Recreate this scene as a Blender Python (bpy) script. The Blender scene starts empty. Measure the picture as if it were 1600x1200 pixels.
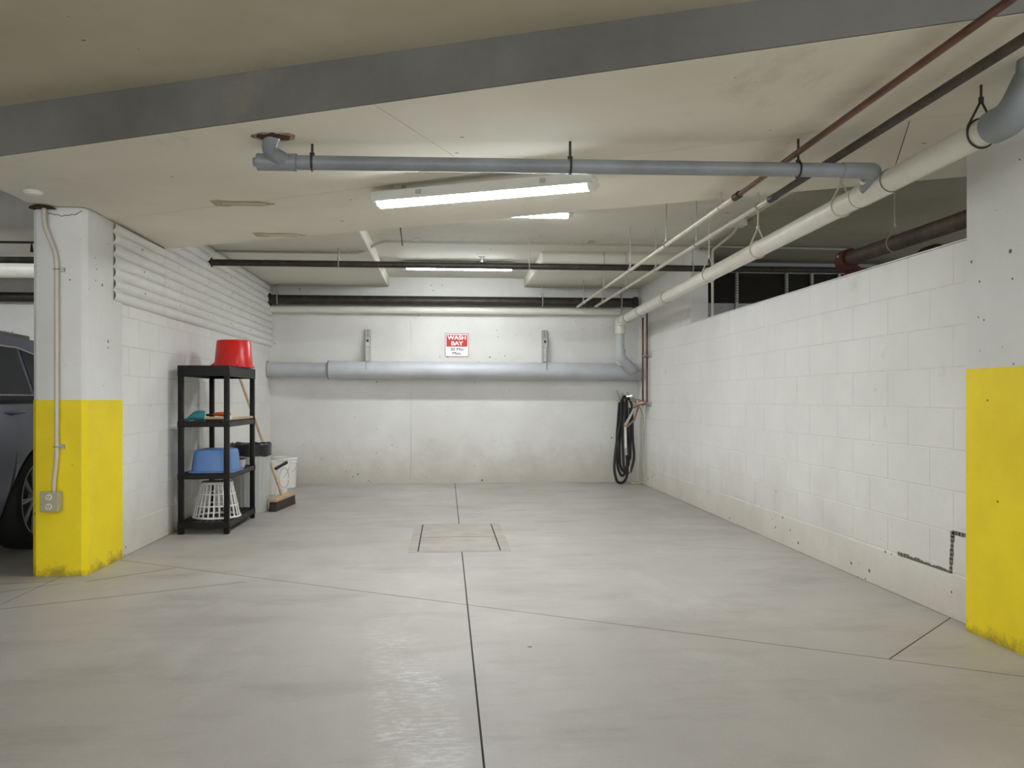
import bpy, bmesh, math, random
from mathutils import Vector, Matrix
random.seed(7)
R = math.radians
S = bpy.context.scene
COL = S.collection

# ------------------------------------------------------------------ camera, world, exposure
cam_d = bpy.data.cameras.new('camera'); cam = bpy.data.objects.new('camera', cam_d); COL.objects.link(cam)
cam.location = (0, 0, 1.07); cam.rotation_euler = (R(90), 0, R(-4.53))
cam_d.sensor_width = 36; cam_d.lens = 1300/1600*36; cam_d.shift_y = 22/1600; cam_d.clip_end = 200
S.camera = cam
W = bpy.data.worlds.new('world'); S.world = W; W.use_nodes = True
W.node_tree.nodes['Background'].inputs[0].default_value = (0.97, 0.985, 1.0, 1)
W.node_tree.nodes['Background'].inputs[1].default_value = 0.42
S.view_settings.view_transform = 'Standard'; S.view_settings.look = 'None'
S.view_settings.gamma = 1; S.view_settings.use_curve_mapping = False
S.view_settings.exposure = 2.65
TUBE = 14.0; FILL = 30.0          # strength of the bay's fluorescent lenses, then of the added fill lights

# ------------------------------------------------------------------ materials
def srgb(r, g, b):
    f = lambda c: (c/255/12.92 if c/255 <= .04045 else ((c/255+.055)/1.055)**2.4)
    return (f(r), f(g), f(b), 1)
class NT:
    def __init__(s, name):
        s.m = bpy.data.materials.new(name); s.m.use_nodes = True
        s.t = s.m.node_tree; s.b = s.t.nodes['Principled BSDF']
        s.pos = s.n('ShaderNodeNewGeometry').outputs['Position']
    def n(s, typ, **k):
        x = s.t.nodes.new(typ)
        for a, v in k.items(): setattr(x, a, v)
        return x
    def l(s, a, b): s.t.links.new(a, b)
    def noise(s, scale, detail=4, rough=.6, vec=None, stretch=None):
        x = s.n('ShaderNodeTexNoise'); x.inputs['Scale'].default_value = scale
        x.inputs['Detail'].default_value = detail; x.inputs['Roughness'].default_value = rough
        v = vec or s.pos
        if stretch:
            mp = s.n('ShaderNodeMapping'); mp.inputs['Scale'].default_value = stretch; s.l(v, mp.inputs[0]); v = mp.outputs[0]
        s.l(v, x.inputs['Vector']); return x.outputs['Fac']
    def vor(s, scale, stretch=None):
        x = s.n('ShaderNodeTexVoronoi'); x.inputs['Scale'].default_value = scale
        v = s.pos
        if stretch:
            mp = s.n('ShaderNodeMapping'); mp.inputs['Scale'].default_value = stretch; s.l(v, mp.inputs[0]); v = mp.outputs[0]
        s.l(v, x.inputs['Vector']); return x
    def ramp(s, fac, p0, p1, c0=(0,0,0,1), c1=(1,1,1,1)):
        x = s.n('ShaderNodeValToRGB'); e = x.color_ramp.elements
        e[0].position, e[1].position = p0, p1; e[0].color, e[1].color = c0, c1
        s.l(fac, x.inputs[0]); return x.outputs[0]
    def mix(s, fac, a, b, mode='MIX'):
        x = s.n('ShaderNodeMix', data_type='RGBA', blend_type=mode)
        for sock, v in ((x.inputs[0], fac), (x.inputs[6], a), (x.inputs[7], b)):
            if isinstance(v, (int, float)): sock.default_value = v
            elif isinstance(v, tuple): sock.default_value = v
            else: s.l(v, sock)
        return x.outputs[2]
    def math(s, op, a, b=0.0):
        x = s.n('ShaderNodeMath', operation=op)
        for i, v in enumerate((a, b)):
            if isinstance(v, (int, float)): x.inputs[i].default_value = v
            else: s.l(v, x.inputs[i])
        return x.outputs[0]
    def xyz(s):
        x = s.n('ShaderNodeSeparateXYZ'); s.l(s.pos, x.inputs[0]); return x.outputs
    def bump(s, h, strength=.2, dist=.01):
        x = s.n('ShaderNodeBump'); x.inputs['Strength'].default_value = strength; x.inputs['Distance'].default_value = dist
        s.l(h, x.inputs['Height']); s.l(x.outputs[0], s.b.inputs['Normal'])
    def fin(s, col=None, rough=.6, metal=0.0, spec=None):
        if col is not None:
            if isinstance(col, tuple): s.b.inputs['Base Color'].default_value = col
            else: s.l(col, s.b.inputs['Base Color'])
        if isinstance(rough, (int, float)): s.b.inputs['Roughness'].default_value = rough
        else: s.l(rough, s.b.inputs['Roughness'])
        s.b.inputs['Metallic'].default_value = metal
        if spec is not None: s.b.inputs['Specular IOR Level'].default_value = spec
        return s.m

def simple(name, c, rough=.5, metal=0.0, var=.12, nscale=9, bump=0.0, c2=None):
    t = NT(name)
    f = t.ramp(t.noise(nscale, 5), .35, .68)
    if c2 is None: c2 = (c[0]*(1-var), c[1]*(1-var), c[2]*(1-var), 1)
    col = t.mix(f, c, c2)
    if bump: t.bump(t.noise(120, 3), bump, .004)
    return t.fin(col, rough, metal)

def painted(name, base, dark, low_dirt=None, specks=0.0, bump=.25, rough=.72, big=1.1, bscale=60, speck_scale=7):
    """painted concrete: broad tone drift, bug holes, scuffs; dirt splashed up from the ground."""
    t = NT(name)
    col = t.mix(t.ramp(t.noise(big, 6, .62), .38, .72), base, dark)
    sc = t.ramp(t.noise(3.2, 8, .75), .62, .74)
    col = t.mix(t.math('MULTIPLY', sc, .35), col, (dark[0]*.7, dark[1]*.68, dark[2]*.62, 1))
    h = t.noise(bscale, 4, .7)
    if low_dirt:
        z = t.xyz()[2]
        zz = t.math('ADD', z, t.math('MULTIPLY', t.math('SUBTRACT', t.noise(2.4, 6, .7), .5), .75))
        d = t.math('MULTIPLY', t.ramp(zz, .0, .55, (1,1,1,1), (0,0,0,1)), low_dirt)
        col = t.mix(d, col, srgb(168, 155, 135))
    if specks:
        for sc_, rr_ in ((speck_scale, .15), (speck_scale*2.3, .24)):
            v = t.vor(sc_)
            r = t.math('MULTIPLY', t.ramp(t.noise(1.3, 4), .40, .68), rr_*specks)
            r = t.math('MULTIPLY', r, t.ramp(t.noise(9, 2), .40, .62))
            sp = t.math('LESS_THAN', v.outputs['Distance'], r)
            col = t.mix(sp, col, srgb(98, 90, 80))
    t.bump(h, bump, .003)
    return t.fin(col, rough)

M = {}
M['wall'] = painted('white painted concrete', srgb(224, 223, 219), srgb(208, 206, 200), .6, .8)
M['block'] = painted('white painted block', srgb(228, 227, 223), srgb(216, 214, 209), .40, .35, bump=.5, bscale=140)
M['footing'] = painted('white painted footing', srgb(228, 226, 219), srgb(216, 212, 203), .42, 1.2)
M['mortar'] = simple('painted mortar', srgb(222, 220, 215), .8, bump=.3)
M['rawmortar'] = simple('bare mortar', srgb(135, 130, 118), .9, bump=.5, c2=srgb(112, 107, 95))
M['column'] = painted('column white', srgb(222, 222, 219), srgb(206, 206, 202), None, 1.0)
M['siding'] = simple('white painted corrugated steel', srgb(226, 225, 220), .5, var=.08)

def yellow(name):
    t = NT(name)
    col = t.mix(t.ramp(t.noise(2.0, 5), .35, .7), srgb(246, 222, 8), srgb(234, 206, 4))
    v = t.vor(6); sp = t.math('LESS_THAN', v.outputs['Distance'], t.math('MULTIPLY', t.math('MULTIPLY', t.ramp(t.noise(1.7, 3), .42, .66), t.ramp(t.noise(8, 2), .40, .62)), .20))
    col = t.mix(sp, col, srgb(120, 96, 20))
    z = t.xyz()[2]
    zz = t.math('ADD', z, t.math('MULTIPLY', t.math('SUBTRACT', t.noise(11, 6, .75), .5), .25))
    col = t.mix(t.ramp(zz, .0, .065, (.7,.7,.7,1), (0,0,0,1)), col, srgb(120, 98, 40))
    t.bump(t.noise(50, 4), .25, .003)
    return t.fin(col, .55)
M['yellow'] = yellow('safety yellow paint')

def floor_mat():
    t = NT('trowelled concrete')
    X, Y, Z = t.xyz()
    a = t.ramp(t.noise(.55, 7, .62, stretch=(1, .55, 1)), .33, .70)
    col = t.mix(a, srgb(182, 178, 171), srgb(156, 151, 143))
    b = t.ramp(t.noise(2.3, 7, .7, stretch=(.5, 1.3, 1)), .50, .74)
    col = t.mix(t.math('MULTIPLY', b, .55), col, srgb(134, 127, 117))
    c = t.ramp(t.noise(1.2, 6, .7, stretch=(1, .6, 1)), .55, .75)
    col = t.mix(t.math('MULTIPLY', c, .5), col, srgb(198, 195, 189))
    # dusty tyre track beside the long joint
    bx = t.math('ABSOLUTE', t.math('SUBTRACT', X, t.math('ADD', -.13, t.math('MULTIPLY', t.math('SUBTRACT', Y, 3.0), -.12))))
    band = t.ramp(bx, .10, .17, (1,1,1,1), (0,0,0,1))
    yr = t.math('MULTIPLY', t.ramp(Y, .30, .325), 1.0)
    by = t.math('MULTIPLY', t.ramp(t.math('DIVIDE', Y, 10.0), .20, .26), t.ramp(t.math('DIVIDE', Y, 10.0), .33, .43, (1,1,1,1), (0,0,0,1)))
    tr = t.ramp(t.noise(26, 4, .7, stretch=(.7, 1.8, 1)), .46, .60)
    m = t.math('MULTIPLY', t.math('MULTIPLY', band, by), t.math('ADD', .08, t.math('MULTIPLY', tr, .55)))
    m = t.math('MULTIPLY', m, t.ramp(t.noise(5, 4), .3, .6))
    col = t.mix(m, col, srgb(216, 215, 211))
    v = t.vor(3.1); sp = t.math('LESS_THAN', v.outputs['Distance'], t.math('MULTIPLY', t.math('MULTIPLY', t.ramp(t.noise(.8, 3), .5, .7), t.ramp(t.noise(6, 2), .42, .62)), .08))
    col = t.mix(sp, col, srgb(105, 92, 78))
    fine = t.noise(85, 3, .7)
    col = t.mix(t.math('MULTIPLY', t.ramp(fine, .45, .75), .16), col, srgb(128, 122, 112))
    t.bump(t.noise(28, 6, .7), .12, .004)
    return t.fin(col, t.ramp(t.noise(1.7, 5), .3, .7, (.42,)*3+(1,), (.62,)*3+(1,)), spec=.4)
M['floor'] = floor_mat()
M['subfloor'] = simple('dark joint filler', srgb(44, 39, 34), .95)
M['drainplate'] = simple('cast concrete lid', srgb(170, 163, 153), .6, nscale=5, c2=srgb(152, 144, 133), bump=.2)

def ceil_mat(name, base, dark, stain=.5, rust=False):
    t = NT(name)
    col = t.mix(t.ramp(t.noise(.8, 6, .65), .35, .72), base, dark)
    s1 = t.ramp(t.noise(1.6, 8, .75, stretch=(1, .5, 1)), .58, .76)
    col = t.mix(t.math('MULTIPLY', s1, stain), col, srgb(150, 138, 110))
    v = t.vor(5.5, stretch=(1, 1.8, 1)); sp = t.math('LESS_THAN', v.outputs['Distance'], t.math('MULTIPLY', t.math('MULTIPLY', t.ramp(t.noise(1.6, 4), .42, .66), t.ramp(t.noise(7, 2), .40, .62)), .125))
    col = t.mix(sp, col, srgb(98, 84, 64))
    if rust:
        X, Y, Z = t.xyz()
        d = t.math('ABSOLUTE', t.math('SUBTRACT', X, 1.66))
        m = t.math('MULTIPLY', t.ramp(d, .0, .16, (1,1,1,1), (0,0,0,1)), t.ramp(t.noise(2.2, 5), .3, .65))
        col = t.mix(t.math('MULTIPLY', m, .45), col, srgb(150, 108, 74))
    t.bump(t.noise(24, 6, .7), .2, .004)
    return t.fin(col, .8)
M['ceil_drop'] = ceil_mat('off white painted slab', srgb(232, 228, 214), srgb(220, 214, 197), .40, True)
M['ceil_far'] = ceil_mat('white painted far ceiling', srgb(222, 219, 207), srgb(208, 204, 190), .35)
M['ceil_aisle'] = ceil_mat('painted aisle ceiling', srgb(200, 194, 172), srgb(180, 173, 148), .5)
M['beamface'] = ceil_mat('slab edge shade grey', srgb(116, 115, 110), srgb(84, 83, 79), .4)  # dark base colour stands in for shade on the slab's aisle face
M['ceil_gray'] = ceil_mat('grey storage ceiling', srgb(172, 168, 148), srgb(146, 143, 122), .35)
M['patch'] = simple('tan patch compound', srgb(184, 174, 144), .85, c2=srgb(168, 157, 125), bump=.4)
M['patchlight'] = simple('pale patch ridge', srgb(214, 209, 188), .85)
M['rusthole'] = simple('rust stained hole edge', srgb(84, 44, 32), .95, nscale=30, c2=srgb(42, 28, 22), bump=.8)
M['rusttan'] = simple('torn paint edge', srgb(186, 166, 136), .9, nscale=30, c2=srgb(128, 92, 66), bump=.8)

M['pvc_white'] = simple('white plastic pipe', srgb(224, 221, 208), .35, var=.1)
M['pvc_seam'] = simple('grey joint line', srgb(120, 116, 104), .6)
M['pvc_gray'] = simple('grey plastic pipe', srgb(140, 146, 150), .42, c2=srgb(118, 122, 124), nscale=4)
M['pvc_bluegray'] = simple('pale grey plastic pipe', srgb(190, 193, 196), .38, c2=srgb(176, 179, 182), nscale=3)
M['blackpipe'] = simple('black steel pipe', srgb(62, 56, 50), .5, .3, nscale=14, c2=srgb(40, 36, 32))
M['oldpipe'] = simple('rusty steel pipe', srgb(96, 84, 68), .6, .2, nscale=9, c2=srgb(66, 52, 42))
M['rustred'] = simple('rusty red coupling', srgb(100, 46, 34), .7, .1, nscale=20, c2=srgb(60, 30, 24))
M['copper'] = simple('dull copper pipe', srgb(118, 78, 62), .4, .5, nscale=8, c2=srgb(80, 52, 44))
M['supply'] = simple('pale painted pipe', srgb(206, 200, 184), .42, .1, nscale=8)
M['darkpipe'] = simple('dark insulated pipe', srgb(78, 72, 62), .7, nscale=12, c2=srgb(58, 52, 46))
M['galv'] = simple('galvanised steel', srgb(186, 187, 184), .42, .55, nscale=18, var=.25)
M['rod'] = simple('hanger rod steel', srgb(176, 172, 160), .5, .35)
M['darkrod'] = simple('dark hanger steel', srgb(58, 54, 48), .55, .4)
M['housing'] = simple('white fixture housing', srgb(222, 221, 214), .4, var=.05)
M['endcap'] = simple('pale end cap', srgb(238, 236, 228), .3, var=.03)
def emit(name, col, st):
    t = NT(name); t.b.inputs['Emission Color'].default_value = col; t.b.inputs['Emission Strength'].default_value = st
    return t.fin((.9, .9, .9, 1), .4)
M['tube'] = emit('fluorescent lens', (.93, .97, 1.0, 1), TUBE)
M['fill_tube'] = emit('fill light lens', (.93, .97, 1.0, 1), FILL)  # glow of the added, unseen fill lights
M['black_plastic'] = simple('black plastic shelf', srgb(26, 25, 24), .42, c2=srgb(20, 19, 18), bump=.2)
M['black_plastic'].node_tree.nodes['Principled BSDF'].inputs['Specular IOR Level'].default_value = .22
M['red'] = simple('red plastic', srgb(214, 28, 22), .32, var=.12, nscale=3)
M['blue'] = simple('blue plastic', srgb(88, 128, 188), .38, var=.12, nscale=4)
M['teal'] = simple('teal plastic', srgb(52, 134, 138), .4)
M['orange'] = simple('orange plastic', srgb(228, 96, 40), .42)
M['wood'] = simple('pale wood', srgb(196, 172, 142), .6, nscale=25, c2=srgb(172, 144, 112))
M['bristle'] = simple('dark bristles', srgb(58, 44, 40), .9, nscale=90, bump=.8)
M['white_plastic'] = simple('white plastic', srgb(232, 230, 224), .4, var=.06)
M['bin'] = simple('light grey plastic bin', srgb(186, 188, 184), .5, var=.08)
M['bag'] = simple('black bin liner', srgb(34, 34, 34), .22, nscale=30, bump=.6)
M['rubber'] = simple('black rubber', srgb(28, 27, 27), .45)
M['brass'] = simple('pinkish brass', srgb(168, 140, 122), .35, .6)
M['chrome'] = simple('chrome', srgb(225, 225, 225), .15, .95, var=.05)
M['signwhite'] = simple('sign white', srgb(238, 234, 232), .45, var=.03)
M['signred'] = simple('sign red', srgb(196, 40, 34), .45, var=.08)
M['signgray'] = simple('sign dark print', srgb(66, 58, 58), .5, var=.05)
M['signedge'] = simple('sign dark red border', srgb(150, 48, 44), .5)
M['outlet'] = simple('grey outlet box', srgb(176, 172, 140), .5)
M['ivory'] = simple('ivory receptacle', srgb(226, 222, 206), .4)
M['slot'] = simple('dark slot', srgb(40, 38, 34), .8)
M['carpaint'] = simple('slate blue car paint', srgb(138, 144, 166), .28, .2, var=.06)
M['carpaint'].node_tree.nodes['Principled BSDF'].inputs['Coat Weight'].default_value = .6
M['carblack'] = simple('black car trim', srgb(24, 24, 26), .4)
M['carglass'] = simple('tinted car glass', srgb(40, 46, 58), .06, 0, var=.1)
M['tyre'] = simple('tyre rubber', srgb(30, 30, 30), .75, bump=.3)
M['alloy'] = simple('silver alloy', srgb(190, 190, 188), .35, .35)
M['carlamp'] = simple('red lamp glass', srgb(120, 16, 16), .15)
M['cageback'] = simple('cage interior panel', srgb(38, 35, 31), .8, nscale=90, c2=srgb(26, 24, 22), bump=.8)
M['ledgray'] = simple('grey partition', srgb(168, 170, 172), .7, var=.08)
M['wire'] = simple('dark wire', srgb(70, 64, 56), .6, .4)

# ------------------------------------------------------------------ mesh builder
class MB:
    def __init__(s): s.v = []; s.f = []
    def add(s, vs, fs):
        o = len(s.v); s.v += [tuple(p) for p in vs]; s.f += [tuple(i+o for i in q) for q in fs]; return s
    def box(s, x0, x1, y0, y1, z0, z1):
        vs = [(x,y,z) for z in (z0,z1) for x,y in ((x0,y0),(x1,y0),(x1,y1),(x0,y1))]
        return s.add(vs, [(3,2,1,0),(4,5,6,7),(0,1,5,4),(1,2,6,5),(2,3,7,6),(3,0,4,7)])
    def obox(s, c, size, m=None):
        hx, hy, hz = (q/2 for q in size); m = m or Matrix.Identity(3); c = Vector(c)
        vs = [c + m @ Vector(p) for p in ((-hx,-hy,-hz),(hx,-hy,-hz),(hx,hy,-hz),(-hx,hy,-hz),(-hx,-hy,hz),(hx,-hy,hz),(hx,hy,hz),(-hx,hy,hz))]
        return s.add(vs, [(3,2,1,0),(4,5,6,7),(0,1,5,4),(1,2,6,5),(2,3,7,6),(3,0,4,7)])
    def prism(s, poly, z0, z1):
        n = len(poly); g = lambda z, p: z(p) if callable(z) else z
        vs = [(p[0],p[1],g(z0,p)) for p in poly] + [(p[0],p[1],g(z1,p)) for p in poly]
        return s.add(vs, [tuple(range(n-1,-1,-1)), tuple(range(n,2*n))] + [(i,(i+1)%n,(i+1)%n+n,i+n) for i in range(n)])
    def tube(s, path, r, n=14, closed=False, caps=True):
        P = [Vector(p) for p in path]; m = len(P); rs = r if isinstance(r, (list, tuple)) else [r]*m
        T = []
        for i in range(m):
            a = P[i-1] if (i > 0 or closed) else P[i]; b = P[(i+1) % m] if (i < m-1 or closed) else P[i]
            T.append((b-a).normalized())
        u = T[0].orthogonal().normalized(); vs = []
        for i in range(m):
            if i: u = (T[i-1].rotation_difference(T[i])) @ u
            w = T[i].cross(u).normalized(); u = w.cross(T[i]).normalized()
            for k in range(n):
                a = 2*math.pi*k/n; vs.append(P[i] + rs[i]*(math.cos(a)*u + math.sin(a)*w))
        fs = []
        for i in range(m if closed else m-1):
            j = (i+1) % m
            for k in range(n): fs.append((i*n+k, i*n+(k+1)%n, j*n+(k+1)%n, j*n+k))
        if caps and not closed: fs += [tuple(range(n-1,-1,-1)), tuple((m-1)*n+k for k in range(n))]
        return s.add(vs, fs)
    def lathe(s, prof, c=(0,0,0), n=32, m=None, close=False):
        """prof: (radius, height) pairs about local z; m turns the axis."""
        m = m or Matrix.Identity(3); c = Vector(c); vs = []
        for r, z in prof:
            for k in range(n):
                a = 2*math.pi*k/n; vs.append(c + m @ Vector((r*math.cos(a), r*math.sin(a), z)))
        L = len(prof); fs = []
        for i in range(L if close else L-1):
            j = (i+1) % L
            for k in range(n): fs.append((i*n+k, i*n+(k+1)%n, j*n+(k+1)%n, j*n+k))
        if not close:
            if prof[0][0] > 1e-6: fs.append(tuple(range(n-1,-1,-1)))
            if prof[-1][0] > 1e-6: fs.append(tuple((L-1)*n+k for k in range(n)))
        return s.add(vs, fs)
    def rrect(s, w, d, rad, z, n=5):
        pts = []
        for cx, cy, a0 in ((w/2-rad,d/2-rad,0),(-w/2+rad,d/2-rad,90),(-w/2+rad,-d/2+rad,180),(w/2-rad,-d/2+rad,270)):
            for k in range(n+1):
                a = R(a0+90*k/n); pts.append((cx+rad*math.cos(a), cy+rad*math.sin(a), z))
        return pts
    def loft(s, rings, caps=(True, True)):
        n = len(rings[0]); vs = [p for r in rings for p in r]; fs = []
        for i in range(len(rings)-1):
            for k in range(n): fs.append((i*n+k, i*n+(k+1)%n, (i+1)*n+(k+1)%n, (i+1)*n+k))
        if caps[0]: fs.append(tuple(range(n-1,-1,-1)))
        if caps[1]: fs.append(tuple((len(rings)-1)*n+k for k in range(n)))
        return s.add(vs, fs)
    def xf(s, m):
        s.v = [tuple(m @ Vector(p)) for p in s.v]; return s
ROOT = {}
def mesh_of(mb, name, mat, bevel=0, seg=1, off=(0,0,0), smooth=True):
    me = bpy.data.meshes.new(name)
    me.from_pydata([(p[0]-off[0], p[1]-off[1], p[2]-off[2]) for p in mb.v], [], mb.f)
    bm = bmesh.new(); bm.from_mesh(me)
    bmesh.ops.remove_doubles(bm, verts=bm.verts, dist=1e-6)
    bmesh.ops.recalc_face_normals(bm, faces=bm.faces)
    if bevel:
        es = [e for e in bm.edges if len(e.link_faces) == 2 and e.calc_face_angle(0) > .5]
        bmesh.ops.bevel(bm, geom=es, offset=bevel, segments=seg, affect='EDGES', profile=.5, clamp_overlap=True)
    bm.to_mesh(me); bm.free()
    if smooth:
        me.polygons.foreach_set('use_smooth', [True]*len(me.polygons)); me.set_sharp_from_angle(angle=R(34))
    me.materials.append(M[mat] if isinstance(mat, str) else mat); me.update()
    return me
def part(name, mb, mat, parent, bevel=0, seg=1, label=None, stuff=False):
    off = ROOT.get(parent.name, (0,0,0)) if parent else (0,0,0)
    o = bpy.data.objects.new(name, mesh_of(mb, name, mat, bevel, seg, off)); COL.objects.link(o)
    o.parent = parent; ROOT[o.name] = off
    if label: o['label'] = label
    if stuff: o['kind'] = 'stuff'
    return o
def tag(o, label, cat, group=None):
    o['label'] = label; o['category'] = cat
    if group: o['group'] = group
    return o
def thing(name, loc, label, cat, group=None):
    o = bpy.data.objects.new(name, None); COL.objects.link(o); o.location = loc; o.empty_display_size = .1
    ROOT[o.name] = tuple(loc); return tag(o, label, cat, group)
def solo(name, mb, mat, label, cat, group=None, bevel=0, seg=1):
    xs, ys, zs = zip(*mb.v); loc = ((min(xs)+max(xs))/2, (min(ys)+max(ys))/2, min(zs))
    o = bpy.data.objects.new(name, mesh_of(mb, name, mat, bevel, seg, loc)); COL.objects.link(o); o.location = loc
    ROOT[o.name] = loc; return tag(o, label, cat, group)
def struct(name, mb, mat, label=None, bevel=0):
    o = bpy.data.objects.new(name, mesh_of(mb, name, mat, bevel)); COL.objects.link(o); o['kind'] = 'structure'
    if label: o['label'] = label
    ROOT[o.name] = (0,0,0); return o
def clip(poly, a, b, c):
    """keep a*x+b*y <= c"""
    out = []
    for i in range(len(poly)):
        p, q = poly[i], poly[(i+1) % len(poly)]; dp, dq = a*p[0]+b*p[1]-c, a*q[0]+b*q[1]-c
        if dp <= 0: out.append(p)
        if dp*dq < 0:
            t = dp/(dp-dq); out.append((p[0]+t*(q[0]-p[0]), p[1]+t*(q[1]-p[1])))
    return out
def split(polys, p, q, gap):
    """cut polygons along the line p-q leaving a joint of 2*gap"""
    nx, ny = q[1]-p[1], p[0]-q[0]; L = math.hypot(nx, ny); nx /= L; ny /= L; c = nx*p[0]+ny*p[1]; out = []
    for g in polys:
        for sgn in (1, -1):
            k = clip(g, sgn*nx, sgn*ny, sgn*c-gap)
            if len(k) >= 3 and abs(sum(k[i][0]*k[(i+1)%len(k)][1]-k[(i+1)%len(k)][0]*k[i][1] for i in range(len(k)))) > 1e-3: out.append(k)
    return out
def ring(c, r, axis, n=28, a0=0, a1=360):
    c = Vector(c); pts = []
    u, w = {'x': (Vector((0,1,0)), Vector((0,0,1))), 'y': (Vector((1,0,0)), Vector((0,0,1))), 'z': (Vector((1,0,0)), Vector((0,1,0)))}[axis]
    full = abs(a1-a0) >= 360
    for k in range(n if full else n+1):
        a = R(a0+(a1-a0)*k/n); pts.append(c + r*(math.cos(a)*u+math.sin(a)*w))
    return pts
def arc_path(pts, rad, n=6):
    """round the corners of a polyline"""
    P = [Vector(p) for p in pts]; out = [P[0]]
    for i in range(1, len(P)-1):
        a = (P[i-1]-P[i]); b = (P[i+1]-P[i]); r = min(rad, a.length*.49, b.length*.49)
        p0 = P[i]+a.normalized()*r; p1 = P[i]+b.normalized()*r
        for k in range(n+1):
            t = k/n; out.append(p0*(1-t)**2 + P[i]*2*t*(1-t) + p1*t*t)
    out.append(P[-1]); return out

# ------------------------------------------------------------------ setting: floor
XL, XR, YB = -2.17, 2.45, 10.5          # bay: left wall face, right wall face, back wall face
fl = MB().box(-9, 9, -7, 13, -.16, -.0003)
floor = struct('floor', fl, 'subfloor', 'grey trowelled concrete floor with saw-cut joints')
polys = [[(-9,-7),(9,-7),(9,13),(-9,13)]]
C1 = ((-1.68,5.40),(1.81,3.277)); C2 = ((-.74,7.14),(.99,6.29))
polys = split(polys, (.11,0), (.11,1), .0035)
polys = split(polys, *C1, .003)
polys = split(polys, (2.55,0), (2.55,1), .002)
polys = split(polys, (-2.3,0), (-2.3,1), .002)
out = []
for g in polys:
    cx = sum(p[0] for p in g)/len(g); cy = sum(p[1] for p in g)/len(g)
    if -2.3 < cx < 2.55 and cy > 5: out += split([g], *C2, .0018)
    else: out.append(g)
polys = out; out = []
for g in polys:
    cx = sum(p[0] for p in g)/len(g); cy = sum(p[1] for p in g)/len(g)
    if .11 < cx < 2.55 and 3.6 < cy < 6.2 : out += split([g], (1.81,3.277), (2.394,3.82), .003)
    else: out.append(g)
for g in out: part('floor_slab', MB().prism(g, -.02, 0), 'floor', floor)

for p, q in (((-2.25,4.41),(-1.16,4.95)), ((-2.1,5.02),(-1.70,5.385)), ((-2.75,4.95),(-2.28,5.06)), ((-2.5,4.75),(-2.2,5.0))):
    P_, Q_ = Vector(p), Vector(q); nn = (Q_-P_).normalized().orthogonal()*.0022
    part('hairline_joint', MB().prism([P_-nn, Q_-nn, Q_+nn, P_+nn], -.004, .0004), 'subfloor', floor)
# drain cover set in the floor
dc = thing('drain_cover', (.13,6.45,0), 'square concrete drain cover with two lids set in the floor by the long joint', 'drain cover')
fx0, fx1, fy0, fy1 = -.265, .455, 5.80, 7.08
for q in ((fx0, -.20, fy0, fy1), (.385, fx1, fy0, fy1), (-.196, .381, fy0, fy0+.03), (-.196, .381, fy1-.03, fy1)):
    part('frame_strip', MB().box(*q, 0, .002), 'drainplate', dc)
part('joint', MB().box(-.20, .385, fy0+.02, fy1-.02, 0, .0012), 'subfloor', dc)
part('lid', MB().box(-.19, .375, fy0+.034, 6.412, 0, .002), 'drainplate', dc)
part('lid', MB().box(-.19, .375, 6.424, fy1-.034, 0, .002), 'drainplate', dc)

# ------------------------------------------------------------------ setting: walls
wb = struct('wall_back', MB().box(-9, 9, YB+.012, YB+.25, 0, 2.9), 'mortar', 'white painted concrete back wall of the wash bay')
part('wall_panel', MB().box(-9, -.443, YB, YB+.02, 0, 2.7), 'wall', wb)
part('wall_panel', MB().box(-.437, 9, YB, YB+.02, 0, 2.7), 'wall', wb)

BLK = {}
def block_mesh(l, h=.19):
    k = round(l, 3), round(h, 3)
    if k not in BLK: BLK[k] = mesh_of(MB().box(-.006, .03, 0, l, 0, h), 'block', 'block', .0016)
    return BLK[k]
def block_wall(parent, xface, sign, y0, y1, z0, rows, yj, zmax=None):
    for r in range(rows):
        st = yj + (.2 if r % 2 else 0) - .4*20
        k = 0
        while True:
            a = st + .4*k; k += 1
            if a > y1: break
            p, q = max(a+.002, y0), min(a+.398, y1)
            if q - p < .03: continue
            o = bpy.data.objects.new('block', block_mesh(q-p, .194)); COL.objects.link(o); o.parent = parent
            o.location = (xface + random.uniform(-.0003, .0003), p, z0 + .2*r + .003)
            if sign < 0: o.location = (xface + random.uniform(-.0003, .0003), q, z0 + .2*r + .003); o.rotation_euler = (0, 0, math.pi)
# right wall: faces -X
wr = struct('wall_right', MB().box(XR+.0018, XR+.18, 3.4, YB+.1, .2, 1.815), 'mortar', 'low white block wall along the right of the wash bay')
block_wall(wr, XR+.006-.0, 1, 3.55, YB+.05, .22, 8, 3.848+.2)
part('footing', MB().box(XR-.004, XR+.19, 3.4, YB+.1, 0, .219), 'footing', wr, .004)
part('pier', MB().box(XR+.004, XR+.19, 8.22, YB+.1, 1.8, 2.7), 'wall', wr, .006)
b = MB().box(XR-.0015, XR+.01, 3.66, YB, 1.8195, 1.8255); part('cap_paint', b, 'block', wr)
b = MB()
def blot(y0, z0, y1, z1, w, n=14):
    for i in range(n):
        t = (i+.5)/n; y = y0+(y1-y0)*t; z = z0+(z1-z0)*t; ww = w*random.uniform(.6, 1.3); dl = math.hypot(y1-y0, z1-z0)/n*1.25
        if abs(y1-y0) > abs(z1-z0): b.box(XR-.003, XR+.004, y-dl/2, y+dl/2, z-ww*.55, z+ww*.45)
        else: b.box(XR-.003, XR+.004, y-ww/2, y+ww/2, z-dl/2, z+dl/2)
blot(4.34, .226, 3.88, .214, .028); blot(3.87, .20, 3.852, .42, .024, 10); blot(3.85, .42, 3.69, .422, .016, 6)
part('bare_mortar', b, 'rawmortar', wr, label='grey unpainted mortar patch')

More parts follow.
